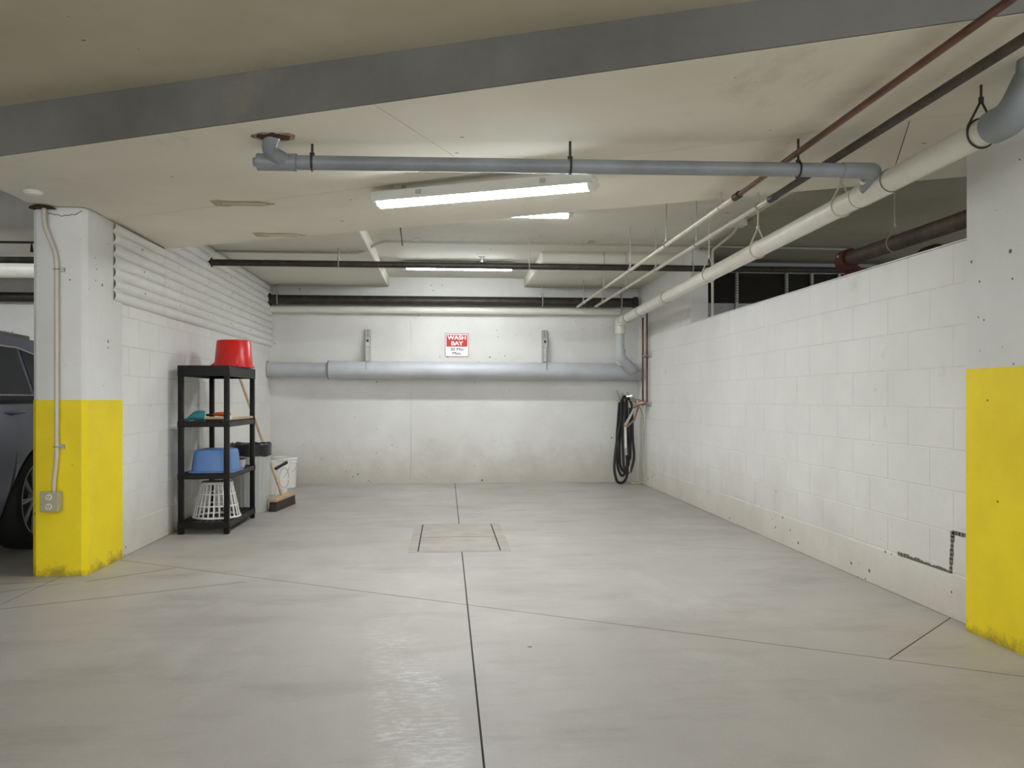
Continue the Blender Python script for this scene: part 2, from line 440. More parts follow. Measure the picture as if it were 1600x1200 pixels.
# left wall: faces +X
wl = struct('wall_left', MB().box(XL-.2, XL-.0018, 5.5, YB+.1, 0, 2.215), 'mortar', 'white block wall with corrugated cladding on the left of the bay')
block_wall(wl, XL-.006, -1, 5.70, YB+.02, .22, 8, 6.1)
part('footing', MB().box(XL-.19, XL+.004, 5.5, YB+.1, 0, .219), 'footing', wl, .004)
part('upper_wall', MB().box(XL-.2, XL-.004, 6.4, YB+.1, 2.2, 2.6), 'wall', wl)
def corrugated(y0, y1, z0, z1, x):
    pitch = .076; n = int((z1-z0)/pitch*14); pr = []
    for i in range(n+1):
        z = z0+(z1-z0)*i/n; ph = (z-1.70)/pitch*2*math.pi
        s_ = abs(math.sin(ph/2))**.55
        pr.append((x+.004+.027*s_, z))
    vs = [(p[0], y, p[1]) for y in (y0, y1) for p in pr] + [(p[0]-.004, y, p[1]) for y in (y0, y1) for p in pr]
    m = n+1; fs = []
    for i in range(n):
        fs.append((i, i+1, m+i+1, m+i)); fs.append((2*m+i, 3*m+i, 3*m+i+1, 2*m+i+1))
        fs.append((i, 2*m+i, 2*m+i+1, i+1)); fs.append((m+i, m+i+1, 3*m+i+1, 3*m+i))
    return MB().add(vs, fs)
for i, (y0, y1) in enumerate(((5.60, 6.62), (6.55, 8.35), (8.28, 10.49))):
    part('corrugated_sheet', corrugated(y0, y1, 1.70, 2.205 if i == 0 else 2.455, XL+.002*(i % 2)), 'siding', wl)
b = MB()
for y in (6.1, 6.9, 7.7, 8.5, 9.3, 10.1):
    for k in range(1, 9):
        z = 1.70+.076*(k+.5)
        if k % 2 and (z < 2.18 or y > 6.7): b.lathe([(.006, 0), (.006, .004), (.003, .006)], (XL+.0285, y+random.uniform(-.05, .05), z), 6, Matrix.Rotation(R(90), 3, 'Y'))
part('screw_heads', b, 'slot', wl, stuff=True)

# far side beyond the low wall
wf = struct('wall_far_right', MB().box(8.9, 9.1, -7, 13, 0, 2.9), 'ledgray', 'grey wall of the storage area beyond the low wall')
wfl = struct('wall_far_left', MB().box(-9.1, -8.9, -7, 13, 0, 2.9), 'wall', 'white wall beyond the parked car')

# ------------------------------------------------------------------ setting: ceilings
A = lambda x: 3.277-.411*x; Bf = lambda x: 5.70-.42*x; slabz = lambda p: 2.22+.0195*(p[0]+2.17)
ce = struct('ceiling', MB().box(-9, 9, -7, 13, 2.585, 2.9), 'ceil_far', 'painted concrete ceiling with dropped slabs')
# lower ceiling over the aisle nearest the camera
part('aisle_soffit', MB().prism([(-9,-7),(9,-7),(9,A(9)),(-9,A(-9))], 2.455, 2.62), 'ceil_aisle', ce)
# thick dropped slab crossing the bay obliquely, split along its form joints
XE = 8.0
band = [[(-2.44, A(-2.44)), (XE, A(XE)), (XE, Bf(XE)), (-2.44, Bf(-2.44))]]
band = split(band, (-.345,4.684), (1.509,3.805), .0022)
res = []
for g in band:
    cx = sum(p[0] for p in g)/len(g); cy = sum(p[1] for p in g)/len(g)
    far = cy > 4.55-.45*cx
    if far: res += split([g], (2.113,3.672), (2.466,4.426), .0025)
    else: res += split([g], (-.233,3.523), (.009,4.049), .0018)
core = [(-2.43, A(-2.43)+.012), (XE, A(XE)+.012), (XE, Bf(XE)-.012), (-2.43, Bf(-2.43)-.012)]
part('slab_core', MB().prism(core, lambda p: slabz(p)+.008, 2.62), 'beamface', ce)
for g in res: part('soffit_panel', MB().prism(g, slabz, lambda p: slabz(p)+.10), 'ceil_drop', ce)
# slab face towards the aisle, its shade painted in as dark grey
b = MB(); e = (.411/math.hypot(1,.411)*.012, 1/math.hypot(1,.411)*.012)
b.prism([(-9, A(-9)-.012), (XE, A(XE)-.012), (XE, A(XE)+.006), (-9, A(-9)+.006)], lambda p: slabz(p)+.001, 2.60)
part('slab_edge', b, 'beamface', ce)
# lowered panels either side of the central recess at the back
part('lowered_panel', MB().prism([(-2.38, Bf(-2.38)-.05), (-.71, Bf(-.71)-.05), (-.71, YB+.02), (-2.38, YB+.02)], 2.46, 2.60), 'ceil_far', ce, .012)
part('lowered_panel', MB().box(.985, XR+.1, 8.52, YB+.02, 2.47, 2.60), 'ceil_far', ce, .018, 2)
# storage side: greyer ceiling and beams
part('storage_ceiling', MB().prism([(2.55, Bf(2.55)+.02), (8.9, Bf(8.9)+.02), (8.9, 10.45), (2.64, 10.45), (2.55,8.2)], 2.565, 2.60), 'ceil_gray', ce)
part('storage_beam', MB().box(2.645, 8.9, 8.95, 9.3, 2.455, 2.58), 'ledgray', ce, .006)
# repaired marks on the dropped slab
def patch(x, y, L, w):
    z = slabz((x, y)); b = MB()
    pts = [(-.5,0),(-.36,.42),(-.2,.5),(-.1,.3),(.3,.34),(.5,.04),(.3,-.3),(-.1,-.34),(-.25,-.5),(-.4,-.35)]
    b.prism([(x+p[0]*L, y+p[1]*w) for p in pts], z-.003, z+.002); o = part('patch', b, 'patch', ce)
    part('patch_ridge', MB().box(x-.22*L, x+.38*L, y-.07*w, y+.07*w, z-.006, z), 'patchlight', o, .002)
patch(-1.24, 5.10, .42, .17); patch(-1.21, 6.06, .43, .17)

# ------------------------------------------------------------------ columns
def column(x0, x1, y0, y1, ztop, zpaint, ch, label):
    t = thing('concrete_column', ((x0+x1)/2, (y0+y1)/2, 0), label, 'column')
    poly = lambda g: [(x0-g+ch, y0-g), (x1+g-ch, y0-g), (x1+g, y0-g+ch), (x1+g, y1+g-ch), (x1+g-ch, y1+g), (x0-g+ch, y1+g), (x0-g, y1+g-ch), (x0-g, y0-g+ch)]
    part('shaft', MB().prism(poly(0), 0, ztop), 'column', t, .004)
    part('paint_band', MB().prism(poly(.0015), .0, zpaint), 'yellow', t, .0, label='bright yellow painted band')
    return t
column(-2.475, -2.157, 5.19, 5.78, 2.216, 1.058, .03, 'white and yellow concrete column with outlet box, beside the parked car')
column(2.388, 2.95, 3.02, 3.665, 2.30, 1.203, .012, 'white and yellow concrete column at the near end of the low block wall')
# rust bloom and crack at the top of the left column
o = bpy.data.objects['concrete_column']
b = MB().lathe([(.075, 0), (.07, .006), (.05, .012)], (-2.40, 5.172, 2.200), 12); part('rust_stain', b, 'rusthole', o)
b = MB(); zc = [2.178, 2.176, 2.170, 2.171, 2.160, 2.168, 2.166, 2.173, 2.171, 2.184, 2.196]
b.tube([(-2.38+.02*i, 5.1895, z) for i, z in enumerate(zc)], .002, 5)
part('crack', b, 'slot', o)

# ------------------------------------------------------------------ outlet with conduit on the left column
ot = thing('outlet_box', (-2.34, 5.16, 0), 'grey outlet box with conduit running up the yellow and white column', 'outlet')
xo = -2.352; yo = 5.165
path = arc_path([(xo-.035, yo-.006, 2.20), (xo-.035, yo-.006, 2.10), (xo+.035, yo-.002, 1.92), (xo+.035, yo, 1.5), (xo+.035, yo, .72), (xo+.018, yo, .56), (xo+.018, yo, .50)], .06)
part('conduit', MB().tube(path, .0125, 12), 'supply', ot)
for z in (1.84, .78): part('conduit_strap', MB().box(xo+.045, xo+.075, 5.172, 5.19, z-.012, z+.012).tube(ring((xo+.035, yo, z), .016, 'z'), .004, 6, True), 'galv', ot)
part('box', MB().box(xo-.038, xo+.062, 5.125, 5.187, .40, .512), 'outlet', ot, .006, 2)
part('cover_plate', MB().box(xo-.040, xo+.064, 5.117, 5.125, .395, .517), 'outlet', ot, .003)
for z in (.428, .484):
    r_ = part('receptacle', MB().lathe([(.019, 0), (.019, .006), (.017, .008)], (xo+.012, 5.118, z), 20, Matrix.Rotation(R(90), 3, 'X')), 'ivory', ot)
    b = MB()
    for dx in (-.007, .007): b.box(xo+.012+dx-.0015, xo+.012+dx+.0015, 5.108, 5.112, z-.003, z+.008)
    b.box(xo+.0095, xo+.0145, 5.108, 5.112, z-.012, z-.007); part('slots', b, 'slot', r_)

# ------------------------------------------------------------------ hangers
def hanger(parent, p, r, ztop, axis='y', mat='rod', rod=.005, drop=None, clevis=True):
    x, y, z = p; drop = drop or (r+.075)
    b = MB().tube([(x, y, ztop), (x, y, z+drop)], rod, 8)
    h = part('hanger_rod', b, mat, parent)
    b = MB()
    if clevis:
        b.lathe([(rod*2.0, -.012), (rod*2.0, .012)], (x, y, z+drop), 8)
        for s_ in (-1, 1):
            q = (x+s_*(r+.003), y, z+.01) if axis == 'y' else (x, y+s_*(r+.003), z+.01)
            q2 = (x+s_*(r+.003)*.95, y, z+r*.5) if axis == 'y' else (x, y+s_*(r+.003)*.95, z+r*.5)
            b.tube([(x, y, z+drop), q2, q], rod*.9, 6)
    b.tube(ring((x, y, z), r+.003, 'y' if axis == 'y' else 'x'), rod*.8, 6, True)
    part('hanger_loop', b, mat, h)
    return h

# ------------------------------------------------------------------ white drain pipe along the right side
WX = 2.10; wz = lambda y: 2.0+(9.9-y)*.0165
t = thing('drain_pipe', (WX, 6.5, 2.0), 'long white sloping drain pipe hung above the low block wall', 'pipe')
part('pipe', MB().tube([(WX, 9.86, wz(9.86)), (WX, 3.0, wz(3.0))], .0535, 24), 'pvc_white', t)
# near end: upward bend past the column
e = arc_path([(WX, 3.05, wz(3.05)), (WX, 2.93, wz(3.0)), (WX+.03, 2.87, wz(3.0)+.12)], .07, 8)
part('elbow', MB().tube(e, .064, 24), 'pvc_gray', t)
part('riser', MB().tube([(WX+.03, 2.87, wz(3.0)+.12), (WX+.035, 2.86, wz(3.0)+.26)], .057, 24), 'pvc_gray', t)
# far end: elbow, drop and skew into the wall main
part('elbow', MB().tube(arc_path([(WX, 9.80, wz(9.8)), (WX, 9.93, wz(9.93)), (WX, 9.93, 1.85)], .08, 8), .064, 24), 'pvc_white', t)
part('drop', MB().tube([(WX, 9.93, 1.88), (WX, 9.93, 1.60)], .050, 24), 'pvc_bluegray', t)
part('elbow', MB().tube(arc_path([(WX, 9.93, 1.66), (WX, 9.93, 1.56), (WX+.19, 10.10, 1.42)], .05, 8), .064, 24), 'pvc_bluegray', t)
for y in (8.9, 7.85, 9.55, 4.05, 3.82):
    part('coupling', MB().tube([(WX, y-.035, wz(y-.035)), (WX, y+.035, wz(y+.035))], .057, 24), 'pvc_white', t)
    for dy in (-.037, .037): part('joint_line', MB().tube([(WX, y+dy-.003, wz(y+dy)), (WX, y+dy+.003, wz(y+dy))], .0578, 24), 'pvc_seam', t)
part('wye', MB().tube([(WX, 4.05, wz(4.05)), (WX, 3.82, wz(3.82))], .0585, 24), 'pvc_white', t)
for y in (6.52, 5.47): hanger(t, (WX, y, wz(y)), .0545, 2.585, 'y', 'supply', .006, .15)
for y in (4.28, 3.12): hanger(t, (WX, y, wz(y)), .0545, slabz((WX, y)), 'y', 'darkrod' if y < 4 else 'supply', .005, .13)

# ------------------------------------------------------------------ grey drain branch crossing the bay
t = thing('branch_pipe', (.6, 3.95, 2.14), 'grey drain pipe crossing in front of the nearest light fixture', 'pipe')
pl, pr_ = Vector((-.86, 3.94, 2.165)), Vector((1.97, 3.80, 2.148))
dirp = (pr_-pl).normalized()
part('pipe', MB().tube([pl, pr_-dirp*.02], .033, 24), 'pvc_gray', t)
part('cleanout_plug', MB().tube([pl-dirp*.012, pl-dirp*.03], .022, 8), 'pvc_gray', t)
part('fitting', MB().tube([pl-dirp*.012, pl+dirp*.17], .039, 24), 'pvc_gray', t)
part('fitting', MB().tube([pl+dirp*.155, pl+dirp*.17], .0405, 24), 'pvc_gray', t)
part('riser', MB().tube(arc_path([pl+dirp*.13, pl+dirp*.045+Vector((0,-.06,.035)), (-.775, 3.82, 2.26)], .05), .034, 20), 'pvc_gray', t)
part('elbow', MB().tube(arc_path([pr_-dirp*.10, pr_+dirp*.06, (2.03, 3.86, 2.135), (2.07, 3.95, 2.105)], .07), .037, 20), 'pvc_gray', t)
part('stub', MB().tube([(2.02, 3.86, 2.138), (2.085, 3.97, 2.105)], .035, 20), 'pvc_white', t)
for x in (-.62, .58, 1.66):
    p = pl+dirp*((x-pl.x)/dirp.x); h = hanger(t, p, .034, slabz(p), 'x', 'darkrod', .006, .034)
b = MB(); rr = random.Random(3)
pts = [(-.772+ (.085+.03*rr.random())*math.cos(a)*1.0, 3.815+(.05+.02*rr.random())*math.sin(a)) for a in [2*math.pi*i/16 for i in range(16)]]
b.prism(pts, slabz((-.77,3.8))-.004, slabz((-.77,3.8))+.002); hole = part('hole_edge', b, 'rusttan', ce)
pts = [(-.772+(.055+.035*rr.random())*math.cos(a), 3.812+(.036+.018*rr.random())*math.sin(a)) for a in [2*math.pi*i/16 for i in range(16)]]
part('hole', MB().prism(pts, slabz((-.77,3.8))-.007, slabz((-.77,3.8))), 'rusthole', hole)

# ------------------------------------------------------------------ two water pipes running to the back wall
for i, (x, z, r, near, lab) in enumerate(((1.63, 2.205, .014, 'copper', 'thin pale water pipe turning rusty brown, the left of the overhead pair'),
                                   (1.86, 2.213, .019, 'darkpipe', 'thin pale water pipe with dark near run, the right of the overhead pair'))):
    t = thing('water_pipe', (x, 6.5, z), lab, 'pipe')
    part('pipe', MB().tube([(x, 4.55 if i == 0 else 4.62, z), (x, 10.285, z)], .0145, 14), 'supply', t)
    part('near_run', MB().tube([(x, 2.2, z+.02), (x, 4.55 if i == 0 else 4.62, z)], r, 14), near, t)
    part('joint', MB().tube([(x, 4.52 if i == 0 else 4.58, z), (x, 4.60 if i == 0 else 4.66, z)], .021, 14), 'darkrod', t)
    for y in (4.84, 6.07, 7.28, 8.5, 9.8):
        zt = slabz((x, y)) if y < Bf(x) else (2.47 if y > 8.52 else 2.585)
        hanger(t, (x, y, z), .016, zt, 'y', 'rod', .0045, .04)

# ------------------------------------------------------------------ sprinkler main across the bay
t = thing('sprinkler_pipe', (0, 7.8, 2.31), 'thin dark steel sprinkler pipe spanning the bay below the lowered ceiling panels', 'pipe')
part('pipe', MB().tube([(-6.5, 7.8, 2.31), (5.2, 7.8, 2.31)], .03, 18), 'blackpipe', t)
part('escutcheon', MB().tube([(XL+.0, 7.8, 2.31), (XL+.035, 7.8, 2.31)], .045, 18), 'slot', t)
for x, zt in ((-.99, 2.46), (.78, 2.585), (2.35, 2.585), (-3.4, 2.585)): hanger(t, (x, 7.8, 2.31), .031, zt, 'x', 'rod', .006, .05)
h = part('sprinkler_head', MB().lathe([(.022, 0), (.022, .018), (.012, .02), (.01, .05), (.03, .052), (.03, .056)], (.335, 7.78, 2.338), 14), 'galv', t)
part('deflector', MB().box(.295, .375, 7.765, 7.795, 2.40, 2.408), 'galv', h)

# ------------------------------------------------------------------ pipes along the back wall
t = thing('header_pipe', (0, 10.36, 2.28), 'thick dark pipe running high along the back wall', 'pipe')
part('pipe', MB().tube([(-6.5, 10.36, 2.275), (2.40, 10.36, 2.275)], .058, 24), 'blackpipe', t)
part('end_flange', MB().tube([(2.36, 10.36, 2.275), (2.41, 10.36, 2.275)], .075, 24), 'blackpipe', t)
b = MB()
for i in range(10):
    a = 2*math.pi*i/10; rr_ = random.uniform(.055, .085)
    b.box(XL+.02, XL+.034, 10.36+rr_*math.cos(a)-.02, 10.36+rr_*math.cos(a)+.02, 2.275+rr_*math.sin(a)-.02, 2.275+rr_*math.sin(a)+.02)
part('ragged_hole', b, 'slot', t)
for x in (-2.05, 1.20, 2.2): hanger(t, (x, 10.36, 2.275), .06, 2.47, 'x', 'rod', .008, .10)
t = thing('white_wall_pipe', (0, 10.42, 2.18), 'slim white pipe tucked under the dark header pipe on the back wall', 'pipe')
part('pipe', MB().tube([(XL, 10.425, 2.165), (2.2, 10.425, 2.165)], .045, 20), 'pvc_white', t)

t = thing('wall_main_pipe', (0, 10.34, 1.42), 'thick pale grey pipe running along the back wall under the sign', 'pipe')
part('pipe', MB().tube([(-1.42, 10.33, 1.415), (2.44, 10.33, 1.40)], .108, 32), 'pvc_bluegray', t)
part('narrow_end', MB().tube([(XL-.1, 10.33, 1.42), (-1.40, 10.33, 1.415)], .088, 28), 'pvc_bluegray', t)
part('coupling', MB().tube([(-1.43, 10.33, 1.415), (-1.20, 10.33, 1.415)], .112, 32), 'pvc_bluegray', t)
part('coupling_line', MB().tube([(-1.44, 10.33, 1.415), (-1.428, 10.33, 1.415)], .1135, 32), 'pvc_seam', t)
part('wall_collar', MB().tube([(XL, 10.33, 1.42), (XL+.012, 10.33, 1.42)], .105, 28), 'patch', t)
part('branch_saddle', MB().tube([(2.12, 9.97, 1.53), (2.30, 10.22, 1.42)], .066, 20), 'pvc_bluegray', t)
for x in (-.97, 1.24):
    b = MB().box(x-.03, x-.012, 10.455, 10.499, 1.47, 1.93).box(x+.012, x+.03, 10.455, 10.499, 1.47, 1.93).box(x-.03, x+.03, 10.49, 10.5, 1.47, 1.93)
    s_ = part('strut', b, 'galv', t)
    part('bracket_clip', MB().box(x-.028, x+.034, 10.40, 10.456, 1.70, 1.83), 'galv', s_, .006)
    part('clip_hole', MB().box(x-.012, x+.014, 10.396, 10.402, 1.765, 1.795), 'slot', s_)
    b = MB().box(x-.02, x+.012, 10.38, 10.45, 1.53, 1.70); part('strap_arm', b, 'galv', s_)
    part('pipe_strap', MB().tube([(x, 10.33+.111*math.sin(R(a)), 1.412+.111*math.cos(R(a))) for a in range(40, -100, -10)], .006, 6), 'galv', s_)

# ------------------------------------------------------------------ electrical conduit on the far ceiling
t = thing('ceiling_conduit', (0, 7.95, 2.45), 'thin steel conduit with a raised bend crossing the far ceiling', 'conduit')
part('conduit', MB().tube(arc_path([(XL-.0, 7.95, 2.440), (-.80, 7.95, 2.440), (-.62, 7.95, 2.555), (2.6, 7.95, 2.552), (4.0, 7.95, 2.545)], .08), .0125, 10), 'rod', t)
for x in (-.28, 1.4): part('conduit_clip', MB().box(x-.03, x+.03, 7.925, 7.975, 2.56, 2.575).tube(ring((x, 7.95, 2.556), .016, 'x'), .004, 6, True), 'galv', t)
part('threaded_rod', MB().tube([(-.40, 7.3, 2.585), (-.38, 7.32, 2.40)], .005, 6), 'darkrod', t)

t = thing('junction_box', (2.5, 6.85, 2.5), 'small pale junction box on the ceiling with bent conduit above the low wall', 'junction box')
part('box', MB().box(2.40, 2.52, 6.8, 6.92, 2.52, 2.583), 'housing', t, .004)
part('conduit', MB().tube(arc_path([(2.46, 6.86, 2.53), (2.47, 7.0, 2.49), (2.50, 7.66, 2.46), (2.52, 7.72, 2.40), (2.52, 7.72, 1.826)], .10), .0125, 10), 'supply', t)

# ------------------------------------------------------------------ old pipework and storage cages beyond the low wall
t = thing('fire_main', (3.2, 5.5, 2.17), 'old brown fire main with rusty couplings beyond the low wall', 'pipe')
part('pipe', MB().tube([(3.2, 6.42, 2.18), (3.2, 2.5, 2.165)], .055, 22), 'oldpipe', t)
part('lower_pipe', MB().tube([(3.42, 6.3, 2.05), (3.42, 2.5, 2.04)], .075, 22), 'blackpipe', t)
part('coupling', MB().tube([(3.2, 6.36, 2.18), (3.2, 6.48, 2.18)], .078, 18), 'rustred', t)
part('coupling', MB().tube([(3.42, 5.55, 2.05), (3.42, 5.67, 2.05)], .098, 18), 'rustred', t)
part('elbow', MB().tube(arc_path([(3.2, 6.44, 2.18), (3.2, 6.56, 2.18), (3.42, 6.56, 2.05), (3.42, 6.3, 2.05)], .07), .056, 18), 'rustred', t)
for x in (3.115, 3.295): part('bolt', MB().tube([(x, 6.42, 2.20), (x+.015, 6.42, 2.20)], .012, 6), 'galv', t)
hanger(t, (3.2, 5.72, 2.175), .057, 2.57, 'y', 'rod', .005, .13)

t = thing('storage_cage', (4.6, 8.75, 0), 'dark mesh storage cages with slotted steel posts beyond the low wall', 'storage cage')
part('lower_panel', MB().box(2.66, 7.5, 8.70, 8.74, 0, 2.085), 'ledgray', t)
part('back_panel', MB().box(2.66, 7.5, 8.93, 8.945, 2.085, 2.45), 'cageback', t)
b = MB(); x = 2.66
while x < 7.5:
    b.tube([(x, 8.715, 2.085), (x+.335, 8.715, 2.42)], .0022, 4); b.tube([(x+.335, 8.719, 2.085), (x, 8.719, 2.42)], .0022, 4); x += .028
part('wire_mesh', b, 'wire', t, stuff=True)
part('top_rail', MB().box(2.66, 7.5, 8.69, 8.72, 2.412, 2.428), 'galv', t)
slot_m = None
for x in (3.10, 3.65, 3.93, 4.235, 4.6, 5.1, 5.6):
    b = MB().box(x-.018, x-.014, 8.66, 8.70, 1.2, 2.42).box(x-.018, x+.022, 8.695, 8.70, 1.2, 2.42)
    p = part('post', b, 'galv', t)
    b = MB(); z = 2.10
    while z < 2.41: b.box(x-.004, x+.010, 8.692, 8.696, z, z+.014); z += .028
    part('post_slots', b, 'slot', p)

# ------------------------------------------------------------------ left stall: pale duct
t = thing('stall_duct', (-4.6, 9.3, 2.4), 'fat white pipe seen past the left column above the car', 'pipe')
part('pipe', MB().tube([(-8.8, 9.4, 2.47), (-2.42, 9.4, 2.47)], .10, 24), 'pvc_white', t)
t = thing('stall_channel', (-4, 7.6, 2.43), 'thin dark channel above the car beside the left column', 'channel')
part('channel', MB().box(-8.8, -2.42, 7.58, 7.62, 2.425, 2.44), 'darkrod', t)
for x in (-3.62, -5.2): part('drop_rod', MB().tube([(x, 7.6, 2.425), (x, 7.6, 2.35)], [.005, .016], 8), 'darkrod', t)
# ceiling disc
solo('ceiling_disc', MB().lathe([(.05, .02), (.05, .012), (.035, 0)], (-2.28, 4.80, 2.196), 20), 'endcap', 'small white disc on the slab near the left column', 'ceiling disc')

# ------------------------------------------------------------------ fluorescent fixtures
def fixture(c, ang, ztop, L, label, drop=.003, h=.085, lens='tube'):
    """vapour-tight strip: housing above, rounded lens below, end caps"""
    t = thing('light_fixture', (c[0], c[1], ztop-h-drop), label, 'light', 'fluorescent strip lights')
    m = Matrix.Translation((c[0], c[1], 0)) @ Matrix.Rotation(ang, 4, 'Z')
    zb = ztop-drop-h
    def prof(w, z0, z1, flat=.25, n=8):
        return [(w/2*math.cos(R(180+180*k/n)), z1+(z1-z0)*math.sin(R(180+180*k/n))) for k in range(n+1)]
    def extr(pr, x0, x1, inset=0):
        return MB().loft([[(x, p[0], p[1]) for p in pr] for x in (x0, x1)])
    if drop:
        for x in (-L*.4, L*.4-.05): part('mount', MB().box(x, x+.05, -.03, .03, ztop-drop, ztop-.002).xf(m), 'galv', t)
    part('housing', MB().loft([[(x, y, z) for y, z in ((-.066, zb+.026), (-.055, zb+h), (.055, zb+h), (.066, zb+.026))] for x in (-L/2, L/2)]).xf(m), 'housing', t, .003)
    part('lens', extr(prof(.118, zb, zb+.045), -L/2+.03, L/2-.03).xf(m), lens, t)
    for s_ in (-1, 1):
        pr = prof(.126, zb-.002, zb+.047); x0 = s_*(L/2-.032); x1 = s_*(L/2+.012)
        rings = [[(x0, p[0], p[1]) for p in pr], [(s_*(L/2-.005), p[0], p[1]) for p in pr], [(x1, p[0]*.75, (p[1]-zb-.047)*.6+zb+.047) for p in pr]]
        part('end_cap', MB().loft(rings).xf(m), 'endcap', t)
    for x in (-L*.28, L*.28): part('clip', MB().box(x, x+.03, -.068, -.058, zb+.046, zb+.07).xf(m), 'galv', t)
    return t
fixture((.185, 4.50), math.atan2(-.45, 1.027), 2.262, 1.27, 'slanted fluorescent strip light on the dropped slab behind the grey pipe', .035)
fixture((.37, 6.55), 0, 2.585, 1.25, 'fluorescent strip light half hidden behind the dropped slab edge')
fixture((.145, 9.25), 0, 2.585, 1.22, 'fluorescent strip light in the central recess near the back wall', .012)

for x, y, lab in ((-2.6, -.9, 'added fill strip light over the left of the aisle'), (2.4, -.9, 'added fill strip light over the right of the aisle'),
                  (0, -3.4, 'added fill strip light over the far side of the aisle')):
    fixture((x, y), 0, 2.455, 1.25, lab, lens='fill_tube')  # unseen lamps behind the camera, added to brighten the foreground
fixture((6.6, 5.6), R(90), 2.565, 1.25, 'added fill strip light over the storage area', lens='fill_tube')  # unseen lamp added to lift the dark storage side
fixture((-5.1, 7.6), 0, 2.585, 1.25, 'added fill strip light above the parked car', lens='fill_tube')  # unseen lamp added to brighten the car and left stall

# ------------------------------------------------------------------ wash bay sign
def text_mb(s, size, bold=0.0, sx=1.0):
    c = bpy.data.curves.new('t', 'FONT'); c.body = s; c.size = size; c.align_x = 'CENTER'; c.align_y = 'CENTER'; c.offset = bold; c.extrude = .0001
    o = bpy.data.objects.new('t', c); COL.objects.link(o)
    dg = bpy.context.evaluated_depsgraph_get(); me = bpy.data.meshes.new_from_object(o.evaluated_get(dg))
    mb = MB(); mb.v = [(v.co.x*sx, v.co.y, v.co.z) for v in me.vertices]; mb.f = [tuple(p.vertices) for p in me.polygons]
    bpy.data.objects.remove(o); bpy.data.curves.remove(c); bpy.data.meshes.remove(me); return mb
sx, sz, hw = .136, 1.737, .1485; ys = YB-.006
t = thing('wall_sign', (sx, YB, sz-hw), 'square red and white WASH BAY 30 Min Max. sign on the back wall', 'sign')
part('board', MB().box(sx-hw, sx+hw, ys, YB, sz-hw, sz+hw), 'signwhite', t)
b = MB()
for (x0, x1, z0, z1) in ((-hw, hw, hw-.006, hw), (-hw, hw, -hw, -hw+.007), (-hw, -hw+.006, -hw, hw), (hw-.006, hw, -hw, hw)): b.box(sx+x0, sx+x1, ys-.001, ys+.001, sz+z0, sz+z1)
part('border', b, 'signedge', t)
part('red_panel', MB().box(sx-.131, sx+.131, ys-.0008, ys, sz-.020, sz+.127), 'signred', t)
def put(s, size, z, mat, bold=0, sxx=1.0):
    m = Matrix.Translation((sx, ys-.0016, z)) @ Matrix.Rotation(R(90), 4, 'X')
    b = MB(); k_ = 0
    for dx in ((-bold, 0, bold) if bold else (0,)):
        for dz in ((-bold, bold) if bold else (0,)):
            q = text_mb(s, size, 0, sxx).xf(Matrix.Translation((dx, -.0003*k_, dz*.6)) @ m); k_ += 1; b.add(q.v, q.f)
    part('lettering', b, mat, t)
put('WASH', .070, sz+.091, 'signwhite', .0032, 1.16); put('BAY', .070, sz+.019, 'signwhite', .0032, 1.16)
put('30 Min', .050, sz-.055, 'signgray', .0007, 1.2); put('Max.', .050, sz-.105, 'signgray', .0007, 1.2)
part('screw', MB().lathe([(.005, 0), (.004, .003)], (sx-.115, ys, sz-hw-.003), 8, Matrix.Rotation(R(90), 3, 'X')), 'slot', t)

# ------------------------------------------------------------------ shelf unit
SX0, SX1, SY0, SY1 = -2.095, -1.70, 6.69, 7.60
t = thing('shelf_unit', ((SX0+SX1)/2, (SY0+SY1)/2, 0), 'black plastic four-tier shelf unit against the left block wall', 'shelf')
for zt, edge, mesh in ((1.326, .085, False), (.885, .042, False), (.475, .042, False), (.095, .05, True)):
    b = MB(); th = .014
    b.box(SX0, SX1, SY0, SY0+th, zt-edge, zt).box(SX0, SX1, SY1-th, SY1, zt-edge, zt)
    b.box(SX0, SX0+th, SY0+th, SY1-th, zt-edge, zt).box(SX1-th, SX1, SY0+th, SY1-th, zt-edge, zt)
    s_ = part('shelf', b, 'black_plastic', t, .004)
    b = MB(); n = 8; m = 18
    for i in range(1, n): b.box(SX0+(SX1-SX0)*i/n-.009, SX0+(SX1-SX0)*i/n+.009, SY0+th, SY1-th, zt-.02, zt-.003)
    for j in range(1, m): b.box(SX0+th, SX1-th, SY0+(SY1-SY0)*j/m-.009, SY0+(SY1-SY0)*j/m+.009, zt-.018, zt-.004)
    part('lattice', b, 'black_plastic', s_)
for x, y in ((SX0+.002, SY0+.002), (SX1-.042, SY0+.002), (SX0+.002, SY1-.042), (SX1-.042, SY1-.042)):
    rings = []
    b = MB().box(x, x+.04, y, y+.04, 0, 1.245)
    pst = part('post', b, 'black_plastic', t, .006, 2)
    for z in (.46, .87): part('collar', MB().box(x-.003, x+.043, y-.003, y+.043, z-.03, z+.018), 'black_plastic', pst, .004)

